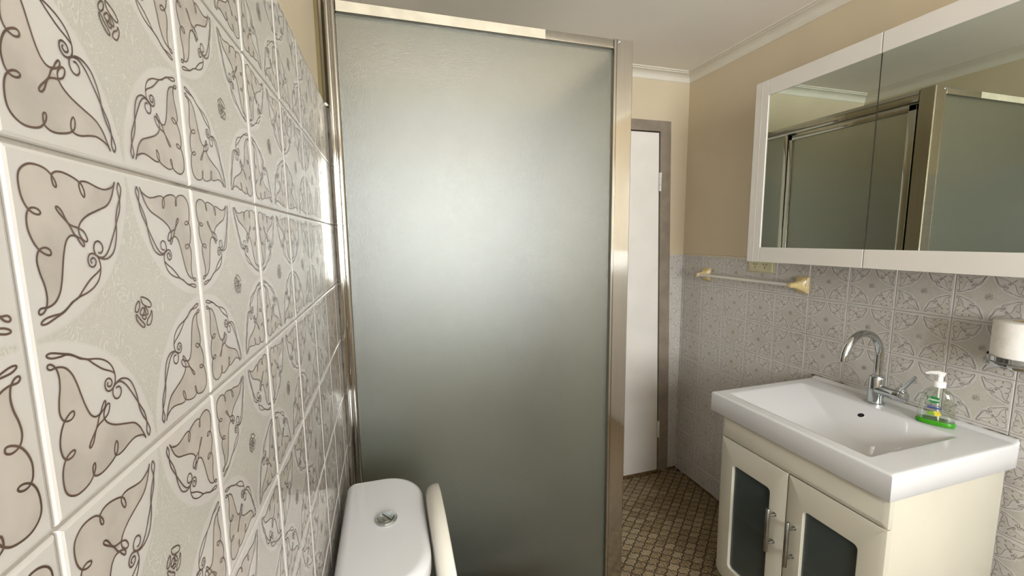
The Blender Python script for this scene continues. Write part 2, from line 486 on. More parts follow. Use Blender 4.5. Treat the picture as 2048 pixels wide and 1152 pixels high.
for p in singles:
    o = bpy.data.objects.new('floor_tile', lme); C.objects.link(o); o.parent = floor
    o.location = (p.x, p.y, random.uniform(-.0004, .0004)); o.rotation_euler = (random.uniform(-.01, .01), random.uniform(-.01, .01), random.uniform(-.03, .03))
bm = nb()
for p in rest: rings(bm, lantern_rings(p.x, p.y, random.uniform(-.0003, .0003)), cap=True)
bmesh.ops.recalc_face_normals(bm, faces=bm.faces)
tag(obj('floor_mosaic', bm, M['pebble'], floor), kind='stuff')

# ------------------------------------------------------------------ walls, ceiling
TH = .1
RL = .012                                # plaster sits this far behind the tile faces
wl = nb(); box(wl, (-TH-RL, NEAR-TH, -.1), (-RL, YD+TH, ZC+.1))
wall_left = struct('wall_left', wl, M['beige'])
box_ = nb(); box(box_, (-RL-.001, -1.004, 0), (-GR, YD, 1.7515), 0)
obj('grout_bed', box_, M['grout'], wall_left)
wr = nb(); box(wr, (XR+.006, NEAR-TH, -.1), (XR+TH, YD+TH, ZC+.1))
wall_right = struct('wall_right', wr, M['beige'])
gb = nb(); box(gb, (XR+GR, -.9965, 0), (XR+.007, YD, 1.3115))
obj('grout_bed', gb, M['grout'], wall_right)
wn = nb()
x0, x1, z0, z1 = WIN
for a, b in (((-TH, NEAR-TH, -.1), (x0, NEAR, ZC+.1)), ((x1, NEAR-TH, -.1), (XR+TH, NEAR, ZC+.1)), ((x0, NEAR-TH, -.1), (x1, NEAR, z0)), ((x0, NEAR-TH, z1), (x1, NEAR, ZC+.1))):
    box(wn, a, b)
wall_near = struct('wall_near', wn, M['beige'])
# door wall, with the door opening (frame leans a little with the old house)
SH = .028
def lean(z): return SH*(1-z)
DX0, DX1, DZ = .86, 1.636, 1.995
wf = nb()
def prism(bm, quad, y0, y1):
    rings(bm, [[Vector((x, y0, z)) for x, z in quad], [Vector((x, y1, z)) for x, z in quad]])
    bmesh.ops.recalc_face_normals(bm, faces=bm.faces)
YP = YD+.006
prism(wf, [(-TH, -.1), (DX0+lean(0), -.1), (DX0+lean(DZ), DZ), (DX0+lean(DZ), ZC+.1), (-TH, ZC+.1)], YP, YD+TH)
prism(wf, [(DX1+lean(0), -.1), (XR+TH, -.1), (XR+TH, ZC+.1), (DX1+lean(DZ), ZC+.1), (DX1+lean(DZ), DZ)], YP, YD+TH)
prism(wf, [(DX0+lean(DZ), DZ), (DX1+lean(DZ), DZ), (DX1+lean(DZ), ZC+.1), (DX0+lean(DZ), ZC+.1)], YP, YD+TH)
wall_far = struct('wall_far', wf, M['beige'])
gb = nb(); prism(gb, [(DX1+.052+lean(0), 0), (XR, 0), (XR, 1.3115), (DX1+.052+lean(1.31), 1.3115)], YD+GR, YP+.001)
obj('grout_bed', gb, M['grout'], wall_far)
gb = nb(); box(gb, (0, YD+GR, 0), (.84, YP+.001, 1.7515))
obj('grout_bed', gb, M['grout'], wall_far)
cb = nb(); box(cb, (-TH, NEAR-TH, ZC), (XR+TH, YD+TH, ZC+TH))
struct('ceiling', cb, M['ceiling'])

# left wall tiles
for c in range(-9, 12):
    ya = .3461+T*c
    for r in range(-2, 10):
        zt = 1.4575-T*r
        v1 = 1. if zt-T > 0 else (zt-.002)/T
        v0 = .04 if r == -2 else 0.
        u0, u1 = 0., 1.
        if ya < -1.01: continue
        if ya+T > YD-.001: u1 = (YD-.002-ya)/T
        if u1 < .08: continue
        tile(wall_left, 'near' if ya < 1.15 else 'plain', u0, u1, v0, v1, (0, ya, zt), PI/2)
# right wall tiles: columns run from the door corner towards the camera
for c in range(0, 20):
    ya = 2.0035-T*c
    if ya-T < -1.0: continue
    for r in range(0, 9):
        zt = 1.3123-T*r
        v1 = 1. if zt-T > 0 else (zt-.002)/T
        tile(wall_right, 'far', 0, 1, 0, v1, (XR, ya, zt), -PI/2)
# door wall: the strip between door frame and corner, and the shower recess
for r in range(0, 9):
    zt = 1.3123-T*r
    v1 = 1. if zt-T > 0 else (zt-.002)/T
    xe = DX1+.054+lean(zt-T/2)
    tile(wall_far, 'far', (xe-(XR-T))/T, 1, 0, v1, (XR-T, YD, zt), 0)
for c in range(0, 6):
    for r in range(-2, 10):
        zt = 1.4575-T*r
        v1 = 1. if zt-T > 0 else (zt-.002)/T
        tile(wall_far, 'plain', 0, 1 if c < 5 else .5, 0, v1, (c*T, YD, zt), 0)

# cornices
def cornice_profile():
    return [(0, .0), (0, -.006), (.005, -.006)]
def cornice(name, p0, p1, inward, bead=True):
    """p0, p1: (x,y) along the wall line; inward: unit vector into the room"""
    prof = [(0, 0.), (0, -.042), (.003, -.0425), (.005, -.039)]
    for k in range(7):
        a = k/6*PI/2
        prof.append((.006+.036*(1-math.cos(a)), -.037+.027*math.sin(a)))
    prof += [(.046, -.010), (.046, -.005), (.056, -.005), (.058, 0.)] if bead else [(.06, -.003), (.09, 0.)]
    bm = nb()
    d = (Vector(p1)-Vector(p0)).normalized(); iw = Vector(inward)
    rs = []
    for e, s in ((Vector(p0), 1), (Vector(p1), -1)):
        rs.append([Vector((*(e + iw*o + d*s*o), ZC+h)) for o, h in prof])
    rings(bm, rs, cap=True)
    bmesh.ops.recalc_face_normals(bm, faces=bm.faces)
    return struct(name, bm, M['cornice'], smooth=40)
cornice('trim_1', (-RL, YP), (XR+.006, YP), (0, -1))
cornice('trim_2', (XR+.006, YP), (XR+.006, NEAR), (-1, 0))
cornice('trim_3', (-RL, NEAR), (-RL, YP), (1, 0), False)
cornice('trim_4', (XR+.006, NEAR), (-RL, NEAR), (0, 1))

# door and frame
DW = bpy.data.objects.new('door_1', None); C.objects.link(DW); DW.location = (DX1, YD, 0); DW['kind'] = 'structure'
fr = nb()
fo = .050
prism(fr, [(DX1-.016+lean(0), 0), (DX1+fo+lean(0), 0), (DX1+fo+lean(DZ+.05), DZ+.05), (DX1-.016+lean(DZ+.05), DZ+.05)], YD-.006, YD+.05)
prism(fr, [(DX0+lean(DZ), DZ-.006), (DX1-.016+lean(DZ), DZ-.006), (DX1-.016+lean(DZ+.05), DZ+.05), (DX0+lean(DZ), DZ+.05)], YD-.006, YD+.05)
prism(fr, [(DX0+lean(0)-.02, 0), (DX0+lean(0)+.016, 0), (DX0+lean(DZ)+.016, DZ+.05), (DX0+lean(DZ)-.02, DZ+.05)], YD-.006, YD+.05)
obj('door_frame', fr, M['frame_brown'], DW)
lf = nb(); a = DX1-.020; b = DX0+.020
prism(lf, [(b+lean(0), .004), (a+lean(0), .004), (a+lean(DZ), DZ-.012), (b+lean(DZ), DZ-.012)], YD+.004, YD+.04)
obj('door_leaf', lf, M['door'], DW)
gp = nb(); prism(gp, [(b+lean(0)-.02, 0), (a+.02+lean(0), 0), (a+.02+lean(DZ), DZ+.01), (b+lean(DZ)-.02, DZ+.01)], YD+.036, YD+.05)
obj('door_gap_shade', gp, M['dark'], DW)  # dark sheet behind the leaf, painted as the shade in its gap
for hz in (1.72, .27):
    h = nb()
    hx = DX1-.018+lean(hz)
    for k in range(3):
        lathe(h, [(0, -.017), (.006, -.017), (.006, .015), (0, .015)], (hx, YD-.008, hz+(k-1)*.034), 12)
    box(h, (hx-.006, YD-.004, hz-.05), (hx+.018, YD+.002, hz+.05), .001)
    obj('door_hinge', h, M['hinge'], DW, smooth=40, label='white painted door hinge')
th = nb(); box(th, (DX0+.02, YD-.02, -.002), (DX1+.03, YD+.01, .006), .002)
obj('door_sill', th, M['dirt'], DW)

gk = nb(); box(gk, (-RL-.001, 1.140, 1.7515), (-.004, 1.166, ST_), .001); obj('jamb_gap_shade', gk, M['olive'], wall_left)  # strip painted olive to stand for the shaded gap between wall and channel
cf = nb(); box(cf, (XR-.001, 2.0030, .004), (XR+.004, YD+.002, 1.311), .0008); obj('corner_sealant', cf, M['seal'], wall_right)
# silicone and dirt lines
cl = nb()
tube(cl, [(XR-.004, .63+i*.02, .852+random.uniform(-.001, .001)) for i in range(30)], [random.uniform(.003, .0055) for _ in range(30)], 8)
obj('sealant_line', cl, M['caulk'], wall_right, smooth=60)
cl = nb()
tube(cl, [(XR-.002, NEAR+.02+i*.05, .001) for i in range(71)], [random.uniform(.003, .009) for _ in range(71)], 8)
tube(cl, [(1.70+i*.01, YD-.002, .001) for i in range(8)], [random.uniform(.006, .012) for _ in range(8)], 8)
obj('floor_edge_dirt', cl, M['dirt'], floor, smooth=60)
cl = nb()
tube(cl, [(XR+.002, 1.365+i*.03, 1.3135+random.uniform(-.0015, .0015)) for i in range(22)], [random.uniform(.003, .0055) for _ in range(22)], 8)
obj('tile_edge_filler', cl, M['beige'], wall_right, smooth=60)

cl = nb(); tube(cl, [(-.008, 1.150, 1.7525), (.000, 1.155, 1.7535), (.004, 1.160, 1.752)], [.002, .0045, .002], 8); obj('filler_lump', cl, M['cabwhite'], wall_left, smooth=60)
# window behind the camera
wo = bpy.data.objects.new('window_1', None); C.objects.link(wo); wo.location = (x0, NEAR, z0); wo['kind'] = 'structure'
wb = nb()
for a, b in (((x0, NEAR-.09, z0), (x0+.035, NEAR-.03, z1)), ((x1-.035, NEAR-.09, z0), (x1, NEAR-.03, z1)), ((x0, NEAR-.09, z0), (x1, NEAR-.03, z0+.035)), ((x0, NEAR-.09, z1-.035), (x1, NEAR-.03, z1)), (((x0+x1)/2-.015, NEAR-.09, z0), ((x0+x1)/2+.015, NEAR-.03, z1))):
    box(wb, a, b, .003)
obj('window_frame', wb, M['winframe'], wo)
for a, b in ((x0+.03, (x0+x1)/2-.01), ((x0+x1)/2+.01, x1-.03)):
    g = nb(); box(g, (a, NEAR-.062, z0+.03), (b, NEAR-.058, z1-.03)); obj('window_pane', g, M['clearglass'], wo)
s = nb(); box(s, (x0-.03, NEAR-.02, z0-.03), (x1+.03, NEAR+.03, z0), .004); obj('window_sill', s, M['winframe'], wo)

# ------------------------------------------------------------------ shower screen
S = thing('shower_screen', 'frosted glass corner shower screen in silvery aluminium frame beside the door', 'shower', (.0, 1.165, 0))
FY = 1.165; SX = .871; ST = 2.004; SB = .06
def prof_z(pts, z0, z1):
    bm = nb(); rings(bm, [[Vector((x, y, z0)) for x, y in pts], [Vector((x, y, z1)) for x, y in pts]])
    bmesh.ops.recalc_face_normals(bm, faces=bm.faces)
    return bm
# wall channel: rounded face with a groove
ch = [(0.0005, FY+.03), (.0005, FY+.004), (.004, FY-.001), (.010, FY-.003), (.016, FY-.002), (.0175, FY+.003), (.0195, FY+.003), (.021, FY-.001), (.026, FY-.0025), (.031, FY-.001), (.033, FY+.003), (.033, FY+.03)]
obj('wall_channel', prof_z(ch, SB, ST), M['alu'], S, smooth=50)
cp = [(SX-.066, FY+.03), (SX-.066, FY+.004), (SX-.064, FY), (SX-.059, FY), (SX-.058, FY+.0015), (SX-.056, FY+.0015), (SX-.055, FY-.001), (SX-.003, FY-.001), (SX, FY+.002), (SX, FY+.052), (SX-.003, FY+.055), (SX-.028, FY+.055), (SX-.028, FY+.03)]
obj('corner_post', prof_z(cp, 0.004, ST+.002), M['alu'], S, smooth=35)
tr = nb(); box(tr, (.033, FY, ST-.026), (SX-.066, FY+.03, ST), .0025, 3); obj('top_rail', tr, M['alu'], S, smooth=40)
fm = nb(); box(fm, (.035, FY-.0004, ST-.0255), (.586, FY+.0006, ST-.0005), .0002); obj('protective_film', fm, M['film'], S, label='matte cream film left on the top rail')
br = nb(); box(br, (.033, FY, SB), (SX-.066, FY+.03, SB+.03), .0025, 3); obj('bottom_rail', br, M['alu'], S, smooth=40)
gl = nb(); box(gl, (.028, FY+.012, SB+.025), (SX-.061, FY+.016, ST-.022)); obj('frosted_pane', gl, M['frost'], S)
sc = nb(); lathe(sc, [(0, 0), (.0042, 0), (.0045, -.0012), (.003, -.0022), (.0018, -.0016), (0, -.0016)], (SX-.050, FY-.001, ST-.008), 16, 'y')
obj('screw', sc, M['chrome'], S, smooth=40)
# return side along x = SX: post to door wall, with pivot door
YS0, YS1 = FY+.055, YD-.002
r = nb(); box(r, (SX-.028, YS0, ST-.045), (SX, YS1, ST), .002); box(r, (SX-.005, YS0, ST-.018), (SX+.004, YS1, ST-.012), .001)
obj('side_top_rail', r, M['alu'], S, smooth=40)
r = nb(); box(r, (SX-.028, YS0, SB), (SX, YS1, SB+.035), .002); obj('side_bottom_rail', r, M['alu'], S, smooth=40)
r = nb(); box(r, (SX-.028, YS1-.03, SB), (SX, YS1, ST), .002, 2); obj('side_wall_channel', r, M['alu'], S, smooth=40)
YM = 1.80
r = nb(); box(r, (SX-.026, YM, SB+.035), (SX+.001, YM+.022, ST-.045), .003, 2); obj('side_mullion', r, M['alu'], S, smooth=40)
g = nb(); box(g, (SX-.016, YM+.02, SB+.03), (SX-.012, YS1-.026, ST-.04)); obj('side_frosted_pane', g, M['frost'], S)
dr = nb()
da, db, dz0, dz1 = YS0+.004, YM-.003, SB+.04, ST-.05
box(dr, (SX-.022, da, dz0), (SX-.002, da+.03, dz1), .003); box(dr, (SX-.022, db-.022, dz0), (SX-.002, db, dz1), .003)
box(dr, (SX-.022, da, dz1-.028), (SX-.002, db, dz1), .003); box(dr, (SX-.022, da, dz0), (SX-.002, db, dz0+.028), .003)
d = obj('shower_door', dr, M['alu'], S, smooth=40)
g = nb(); box(g, (SX-.014, da+.025, dz0+.022), (SX-.010, db-.018, dz1-.022)); obj('door_pane', g, M['frost'], d)
h = nb(); tube(h, [(SX, da+.015, 1.02), (SX+.022, da+.015, 1.02), (SX+.022, da+.015, 1.16), (SX, da+.015, 1.16)], .006, 10)
obj('door_handle', h, M['alu'], d, smooth=50)
pv = nb(); box(pv, (SX-.006, YM-.04, ST-.05), (SX+.005, YM+.0, ST-.043), .001); obj('pivot', pv, M['black'], S)
# hob and tray
hb = nb()
box(hb, (.001, FY-.015, 0), (SX+.03, FY+.05, SB), .006); box(hb, (SX-.045, FY+.05, 0), (SX+.03, YD-.001, SB), .006)
obj('shower_kerb', hb, M['tray'], floor, smooth=40)
tb = nb(); box(tb, (.001, FY+.05, 0), (SX-.045, YD-.001, .02)); obj('shower_tray', tb, M['tray'], floor)

# ------------------------------------------------------------------ toilet
TY = .83
def dshape(x0, x1, yc, hw, rb, rf, inset=0., seg=8):
    x0 += inset; x1 -= inset; hw -= inset; rb = max(rb-inset, .002); rf = max(rf-inset, .004)
    return rrect(x0, x1, yc-hw, yc+hw, (rb, rf, rf, rb), seg)
TO = thing('toilet', 'white ceramic close-coupled toilet with its lid raised, against the patterned tile wall', 'toilet', (.10, TY, 0))
bm = nb()
rs = []
for z, ins in ((.40, .03), (.42, .018), (.60, .010), (.796, .006)):
    rs.append([Vector((x, y, z)) for x, y in dshape(.014, .178, TY, .172, .02, .085, ins)])
rings(bm, rs); obj('cistern', bm, M['pan'], TO, smooth=50)
bm = nb(); rs = []
R_ = .018; zt = .840
for z, ins in [(.797, .006), (.7985, .001), (.802, 0), (zt-R_, 0)] + [(zt-R_+R_*math.sin(a), R_*(1-math.cos(a))) for a in [PI/2*k/7 for k in range(1, 8)]]:
    rs.append([Vector((x, y, z)) for x, y in dshape(.012, .184, TY, .178, .022, .09, ins, 10)])
rings(bm, rs); cl = obj('cistern_lid', bm, M['pan'], TO, smooth=50)
bc = (.102, TY+.010)
bm = nb(); lathe(bm, [(0, 0), (.0225, 0), (.0225, .0035), (.021, .005), (.0165, .0055), (.0155, .0035), (0, .0035)], (*bc, zt-.0005), 36)
fb = obj('flush_ring', bm, M['chrome'], TO, smooth=35)
for sgn, k in ((1, .0152), (-1, .0152)):
    bm = nb()
    pts = [(bc[0]+.0006*0, bc[1])]
    arc = []
    for i in range(17):
        a = -PI/2+PI*i/16
        arc.append((k*math.cos(a), k*math.sin(a)))
    P2 = [(bc[0]+math.cos(.6)*(x*sgn+.0006*sgn)-math.sin(.6)*y, bc[1]+math.sin(.6)*(x*sgn+.0006*sgn)+math.cos(.6)*y) for x, y in arc]
    P3 = [(bc[0]+(x-bc[0])*.86, bc[1]+(y-bc[1])*.86) for x, y in P2]
    h = .0065 if sgn > 0 else .0052
    rings(bm, [[Vector((x, y, zt+.002)) for x, y in P2], [Vector((x, y, zt+h)) for x, y in P2], [Vector((x, y, zt+h+.001)) for x, y in P3]])
    bmesh.ops.recalc_face_normals(bm, faces=bm.faces)
    obj('flush_button', bm, M['chrome'], fb, smooth=35)
def oval(cx, cy, rx, ry, z, n=40, sq=2.3):
    out = []
    for k in range(n):
        a = 2*PI*k/n
        c, s = math.cos(a), math.sin(a)
        out.append(Vector((cx+rx*math.copysign(abs(c)**(2/sq), c), cy+ry*math.copysign(abs(s)**(2/sq), s), z)))
    return out
bm = nb()
prof = [(.0, .12, .105, .32), (.10, .13, .11, .33), (.22, .155, .125, .36), (.33, .20, .165, .41), (.385, .215, .18, .43), (.40, .215, .18, .43), (.402, .165, .135, .435), (.36, .15, .12, .44), (.28, .10, .08, .44), (.24, .05, .04, .42)]
rings(bm, [oval(cx-.02, TY, rx, ry, z) for z, rx, ry, cx in prof])
box(bm, (.06, TY-.10, 0.0), (.30, TY+.10, .398), .02, 3)
bmesh.ops.recalc_face_normals(bm, faces=bm.faces)
obj('bowl', bm, M['pan'], TO, smooth=50)
bm = nb()
vs = [oval(.43, TY, rx, ry, z) for rx, ry, z in ((.225, .192, .405), (.228, .195, .418), (.222, .189, .432), (.205, .172, .437), (.165, .130, .432), (.158, .122, .418), (.160, .125, .405))]
vv = rings(bm, vs, cap=False)
for j in range(40): bm.faces.new((vv[-1][j], vv[-1][(j+1) % 40], vv[0][(j+1) % 40], vv[0][j]))
bmesh.ops.recalc_face_normals(bm, faces=bm.faces)
obj('seat', bm, M['seat'], TO, smooth=50)
# raised lid, a shallow shell standing up in front of the cistern
def lidring(f, dx):
    out = []
    n = 56; rz = .215; ry = .188; zc = .655
    for k in range(n):
        a = 2*PI*k/n; c, s = math.cos(a), math.sin(a)
        sq = 2.25
        y = TY + f*ry*math.copysign(abs(c)**(2/sq), c)
        z = zc + f*rz*math.copysign(abs(s)**(2/sq), s)
        out.append(Vector((.180+.11*(.87-z)+dx, y, z)))
    return out
bm = nb()
rings(bm, [lidring(.30, .0), lidring(.75, .001), lidring(.92, .005), lidring(.975, .012), lidring(1.0, .024), lidring(1.0, .036), lidring(.985, .038), lidring(.965, .034), lidring(.94, .020), lidring(.80, .010), lidring(.30, .007)])
bmesh.ops.recalc_face_normals(bm, faces=bm.faces)
obj('toilet_lid', bm, M['seat'], TO, smooth=50, label='ivory raised toilet lid')
bm = nb()
for s_ in (-1, 1):
    bm = nb(); lathe(bm, [(0, -.02), (.011, -.02), (.011, .02), (0, .02)], (.225, TY+s_*.075, .428), 16, 'y')
    obj('lid_hinge', bm, M['seat'], TO, smooth=40)

# ------------------------------------------------------------------ vanity cabinet
VF = 1.267; VB = 1.728; VY0, VY1 = .632, 1.152; VZ0, VZ1 = .155, .776
V = thing('vanity_cabinet', 'cream bathroom vanity cabinet with two dark-glass doors under the white basin', 'cabinet', ((VF+VB)/2, (VY0+VY1)/2, 0))
def panel(name, a, b, bev=.001, mat='cream', parent=V, **k):
    bm = nb(); box(bm, a, b, bev); return obj(name, bm, M[mat], parent, smooth=40, **k)
panel('side_panel', (VF+.019, VY0, VZ0), (VB, VY0+.016, VZ1))
panel('side_panel', (VF+.019, VY1-.016, VZ0), (VB, VY1, VZ1))
panel('bottom_panel', (VF+.019, VY0+.016, VZ0), (VB, VY1-.016, VZ0+.016))
panel('back_panel', (VB-.008, VY0+.016, VZ0+.016), (VB, VY1-.016, VZ1))
panel('top_panel', (VF+.019, VY0+.016, VZ1-.016), (VB-.008, VY1-.016, VZ1))
panel('shelf', (VF+.024, VY0+.016, .418), (VB-.008, VY1-.016, .434))
for x in (VF+.10, VB-.05):
    for y in (VY0+.06, VY1-.06):
        bm = nb(); lathe(bm, [(0, 0), (.022, 0), (.018, .02), (.014, .10), (.022, VZ0), (0, VZ0)], (x, y, 0), 20)
        obj('leg', bm, M['chrome'], V, smooth=40)
def frame_plate(y0, y1, z0, z1, radii, iy0=None, iy1=None, iz0=None, iz1=None, ir=.012, xf=VF, th=.018, cham=.012, cd=.0035):
    bm = nb()
    o = rrect(y0, y1, z0, z1, radii); o2 = rrect(y0+cham, y1-cham, z0+cham, z1-cham, [max(r-cham, .001) for r in radii])
    rs = [[Vector((xf+th, y, z)) for y, z in o], [Vector((xf+cd+.0015, y, z)) for y, z in o], [Vector((xf+cd, y+(1e-3 if y < (y0+y1)/2 else -1e-3), z+(1e-3 if z < (z0+z1)/2 else -1e-3))) for y, z in o], [Vector((xf, y, z)) for y, z in o2]]
    if iy0 is not None:
        i1 = rrect(iy0, iy1, iz0, iz1, [ir]*4); i0 = rrect(iy0-.002, iy1+.002, iz0-.002, iz1+.002, [ir+.002]*4)
        rs += [[Vector((xf, y, z)) for y, z in i0], [Vector((xf+.002, y, z)) for y, z in i1], [Vector((xf+th, y, z)) for y, z in i1]]
        vv = rings(bm, rs, cap=False)
        n = len(o)
        for j in range(n): bm.faces.new((vv[-1][j], vv[-1][(j+1) % n], vv[0][(j+1) % n], vv[0][j]))
    else: rings(bm, rs)
    bmesh.ops.recalc_face_normals(bm, faces=bm.faces)
    return bm
R0 = .002
obj('fascia', frame_plate(VY0-.004, VY1-.001, .699, VZ1-.001, [R0]*4), M['cream'], V, smooth=25)
doors = ((.8925, VY1-.001, .947, 1.094, .923, (R0, .028, R0, R0)), (VY0-.004, .8885, .688, .834, .857, (.028, R0, R0, R0)))
for y0, y1, a, b, hy, rad in doors:
    d = obj('door', frame_plate(y0, y1, .157, .695, rad, a, b, .218, .612), M['cream'], V, smooth=25)
    g = nb(); box(g, (VF+.010, a-.004, .214), (VF+.014, b+.004, .616)); obj('glass_panel', g, M['smoke'], d, label='dark frosted glass door panel')
    h = nb()
    tube(h, [(1.238, hy, .422), (1.238, hy, .423), (1.238, hy, .5655), (1.238, hy, .5665)], [.0055, .0062, .0062, .0055], 14)
    for z in (.448, .541):
        tube(h, [(VF, hy, z), (VF-.002, hy, z), (VF-.0022, hy, z), (1.240, hy, z)], [.0062, .0062, .004, .004], 12)
    obj('handle', h, M['steel'], d, smooth=40)

# ------------------------------------------------------------------ basin
BX0, BX1, BY0, BY1, BZ, BT = 1.256, XR-.001, .622, 1.197, .777, .848
B = thing('basin', 'white ceramic slab basin with a sloping scoop, on the cream vanity', 'basin', ((BX0+BX1)/2, (BY0+BY1)/2, BZ))
def smin(a, b, k):
    h = max(k-abs(a-b), 0)/k
    return min(a, b)-h*h*k*.25
def basin_h(x, y):
    dl = (1.160-y)*.30; dr_ = (y-.700)*1.3; df = (x-1.302)*3.0; db = (1.648-x)*.60
    d = smin(smin(dl, db, .006), smin(dr_, df, .01), .01)
    d = smin(d, .066, .02)
    d = max(d, 0)
    h = BT-d
    lip = max(0, min(1, (x-(XR-.030))/.012))
    return h+.007*lip*lip*(3-2*lip)
NX, NY = 84, 96
def samp(a, b, n, rr=.007):
    s = [a, a+rr*.15, a+rr*.45, a+rr]
    m = [a+rr+(b-a-2*rr)*i/(n-1) for i in range(1, n-1)]
    return s+m+[b-rr, b-rr*.45, b-rr*.15, b]
xs = samp(BX0, BX1, NX, .006); ys = samp(BY0, BY1, NY, .006)
def edge_drop(p, a, b, rr=.006):
    t = min(p-a, b-p)
    if t >= rr: return 0
    return rr-math.sqrt(max(rr*rr-(rr-t)**2, 0))
bm = nb(); G = []
cr = .022
for x in xs:
    row = []
    for y in ys:
        xx, yy = x, y
        # rounded corners against the wall
        for cy, s_ in ((BY0+cr, -1), (BY1-cr, 1)):
            if x > BX1-cr and (y-cy)*s_ > 0:
                dx, dy = x-(BX1-cr), y-cy
                l = math.hypot(dx, dy); m_ = max(abs(dx), abs(dy))
                if l > 0: xx = (BX1-cr)+dx*m_/l; yy = cy+dy*m_/l
        row.append(bm.verts.new((xx, yy, basin_h(x, y)-max(edge_drop(x, BX0, BX1+1), edge_drop(y, BY0, BY1)))))
    G.append(row)
for i in range(len(xs)-1):
    for j in range(len(ys)-1):
        bm.faces.new((G[i][j], G[i+1][j], G[i+1][j+1], G[i][j+1]))
loop = [G[i][0] for i in range(len(xs))] + [G[-1][j] for j in range(1, len(ys))] + [G[i][-1] for i in range(len(xs)-2, -1, -1)] + [G[0][j] for j in range(len(ys)-2, 0, -1)]
low = [bm.verts.new((v.co.x, v.co.y, BZ+.002)) for v in loop]
cxm, cym = (BX0+BX1)/2, (BY0+BY1)/2
low2 = [bm.verts.new((v.co.x-.002*(1 if v.co.x > cxm else -1), v.co.y-.002*(1 if v.co.y > cym else -1), BZ)) for v in loop]
for i in range(len(loop)):
    j = (i+1) % len(loop)
    bm.faces.new((loop[i], low[i], low[j], loop[j])); bm.faces.new((low[i], low2[i], low2[j], low[j]))
bm.faces.new(low2)
bmesh.ops.recalc_face_normals(bm, faces=bm.faces)
obj('slab', bm, M['ceramic'], B, smooth=60)
# overflow hole on the back slope, its rim and the waste
ox, oy = 1.607, .920
oz = basin_h(ox, oy)
nrm = Vector((-.60, 0, 1)).normalized()
def disc(bm, c, nrm, prof, n=28):
    q = nrm.to_track_quat('Z', 'Y').to_matrix()
    rings(bm, [[Vector(c)+q@Vector((r*math.cos(2*PI*k/n), r*math.sin(2*PI*k/n), h)) for k in range(n)] for r, h in prof])
    bmesh.ops.recalc_face_normals(bm, faces=bm.faces)
    return bm
obj('overflow_rim', disc(nb(), (ox, oy, oz), nrm, [(.0112, -.002), (.0112, .0004), (.0102, .0010), (.0090, .0006), (.0088, -.001)]), M['ceramic'], B, smooth=40)
obj('overflow_hole', disc(nb(), (ox, oy, oz), nrm, [(.0092, -.001), (.0092, .0005), (.002, .0006)]), M['black'], B)
wx, wy = 1.40, .86
obj('waste', disc(nb(), (wx, wy, basin_h(wx, wy)), Vector((0, 0, 1)), [(.026, -.002), (.026, .001), (.021, .002), (.019, .0005), (.018, .003), (.002, .004)]), M['chrome'], B, smooth=40)

# ------------------------------------------------------------------ tap
TX, TYY, TZ = 1.694, .936, BT
A = thing('tap', 'tall chrome gooseneck mixer tap with a side lever, on the white basin', 'tap', (TX, TYY, TZ))
bm = nb(); lathe(bm, [(0, 0), (.0265, 0), (.0265, .004), (.025, .0055), (.0215, .006), (.0215, .090), (.0205, .093), (.0, .093)], (TX, TYY, TZ), 36)
obj('tap_body', bm, M['chrome'], A, smooth=40)
bm = nb(); cz = 1.014; rb = .082
path = [(TX, TYY, TZ+.09), (TX, TYY, .96), (TX, TYY, .99)] + [(TX-rb+rb*math.cos(a), TYY, cz+rb*math.sin(a)) for a in [PI*k/24 for k in range(0, 25)]] + [(TX-2*rb, TYY, cz-.004)]
tube(bm, path, .0115, 24)
obj('spout', bm, M['chrome'], A, smooth=50)
bm = nb(); lathe(bm, [(0, -.002), (.0145, -.002), (.0145, .006), (.012, .008), (0, .008)], (TX, TYY, TZ+.093), 30); obj('collar', bm, M['chrome'], A, smooth=40)
bm = nb(); lathe(bm, [(0, 0), (.0165, 0), (.0165, -.052), (.0175, -.054), (.0185, -.058), (.0185, -.082), (.016, -.087), (0, -.089)], (TX-.004, TYY, TZ+.052), 32, 'y')
ba = obj('mixer_barrel', bm, M['chrome'], A, smooth=40)
bm = nb(); tube(bm, [(TX-.006, TYY-.070, TZ+.064), (TX-.010, TYY-.108, TZ+.128)], .0048, 14)
obj('lever', bm, M['chrome'], A, smooth=50)

# ------------------------------------------------------------------ soap bottle
sb = thing('soap_bottle', 'clear soap bottle with white pump and green base, on the basin by the tap', 'soap bottle', (1.690, .772, BT), math.atan2(-.925, .38))
def sell(hw, hd, z, n=40, sq=2.6):
    out = []
    for k in range(n):
        a = 2*PI*k/n; c, s_ = math.cos(a), math.sin(a)
        out.append(Vector((hw*math.copysign(abs(c)**(2/sq), c), hd*math.copysign(abs(s_)**(2/sq), s_), z)))
    return out
bm = nb(); rings(bm, [sell(.034, .016, .0), sell(.042, .021, .002), sell(.0435, .022, .006), sell(.0425, .0215, .012), sell(.040, .020, .015)])
obj('soap_level', bm, M['green'], sb, local=True, smooth=50, label='bright green soap')
bm = nb(); rings(bm, [sell(hw, hd, z, sq=s_) for hw, hd, z, s_ in ((.0400, .0200, .0152, 2.6), (.0405, .0205, .03, 2.6), (.038, .020, .06, 2.6), (.0345, .0195, .085, 2.5), (.0305, .0185, .098, 2.4), (.024, .0165, .106, 2.2), (.015, .0135, .111, 2.), (.0115, .0115, .113, 2.), (.0115, .0115, .122, 2.))])
obj('bottle', bm, M['bottle'], sb, local=True, smooth=60)
bm = nb(); rings(bm, [sell(r_, r_, z, sq=2.) for r_, z in ((.0135, .116), (.0145, .1165), (.0145, .130), (.0125, .133), (.007, .1335), (.0062, .150), (.009, .151), (.009, .156), (.002, .157))])
obj('pump_collar', bm, M['pump'], sb, local=True, smooth=40)
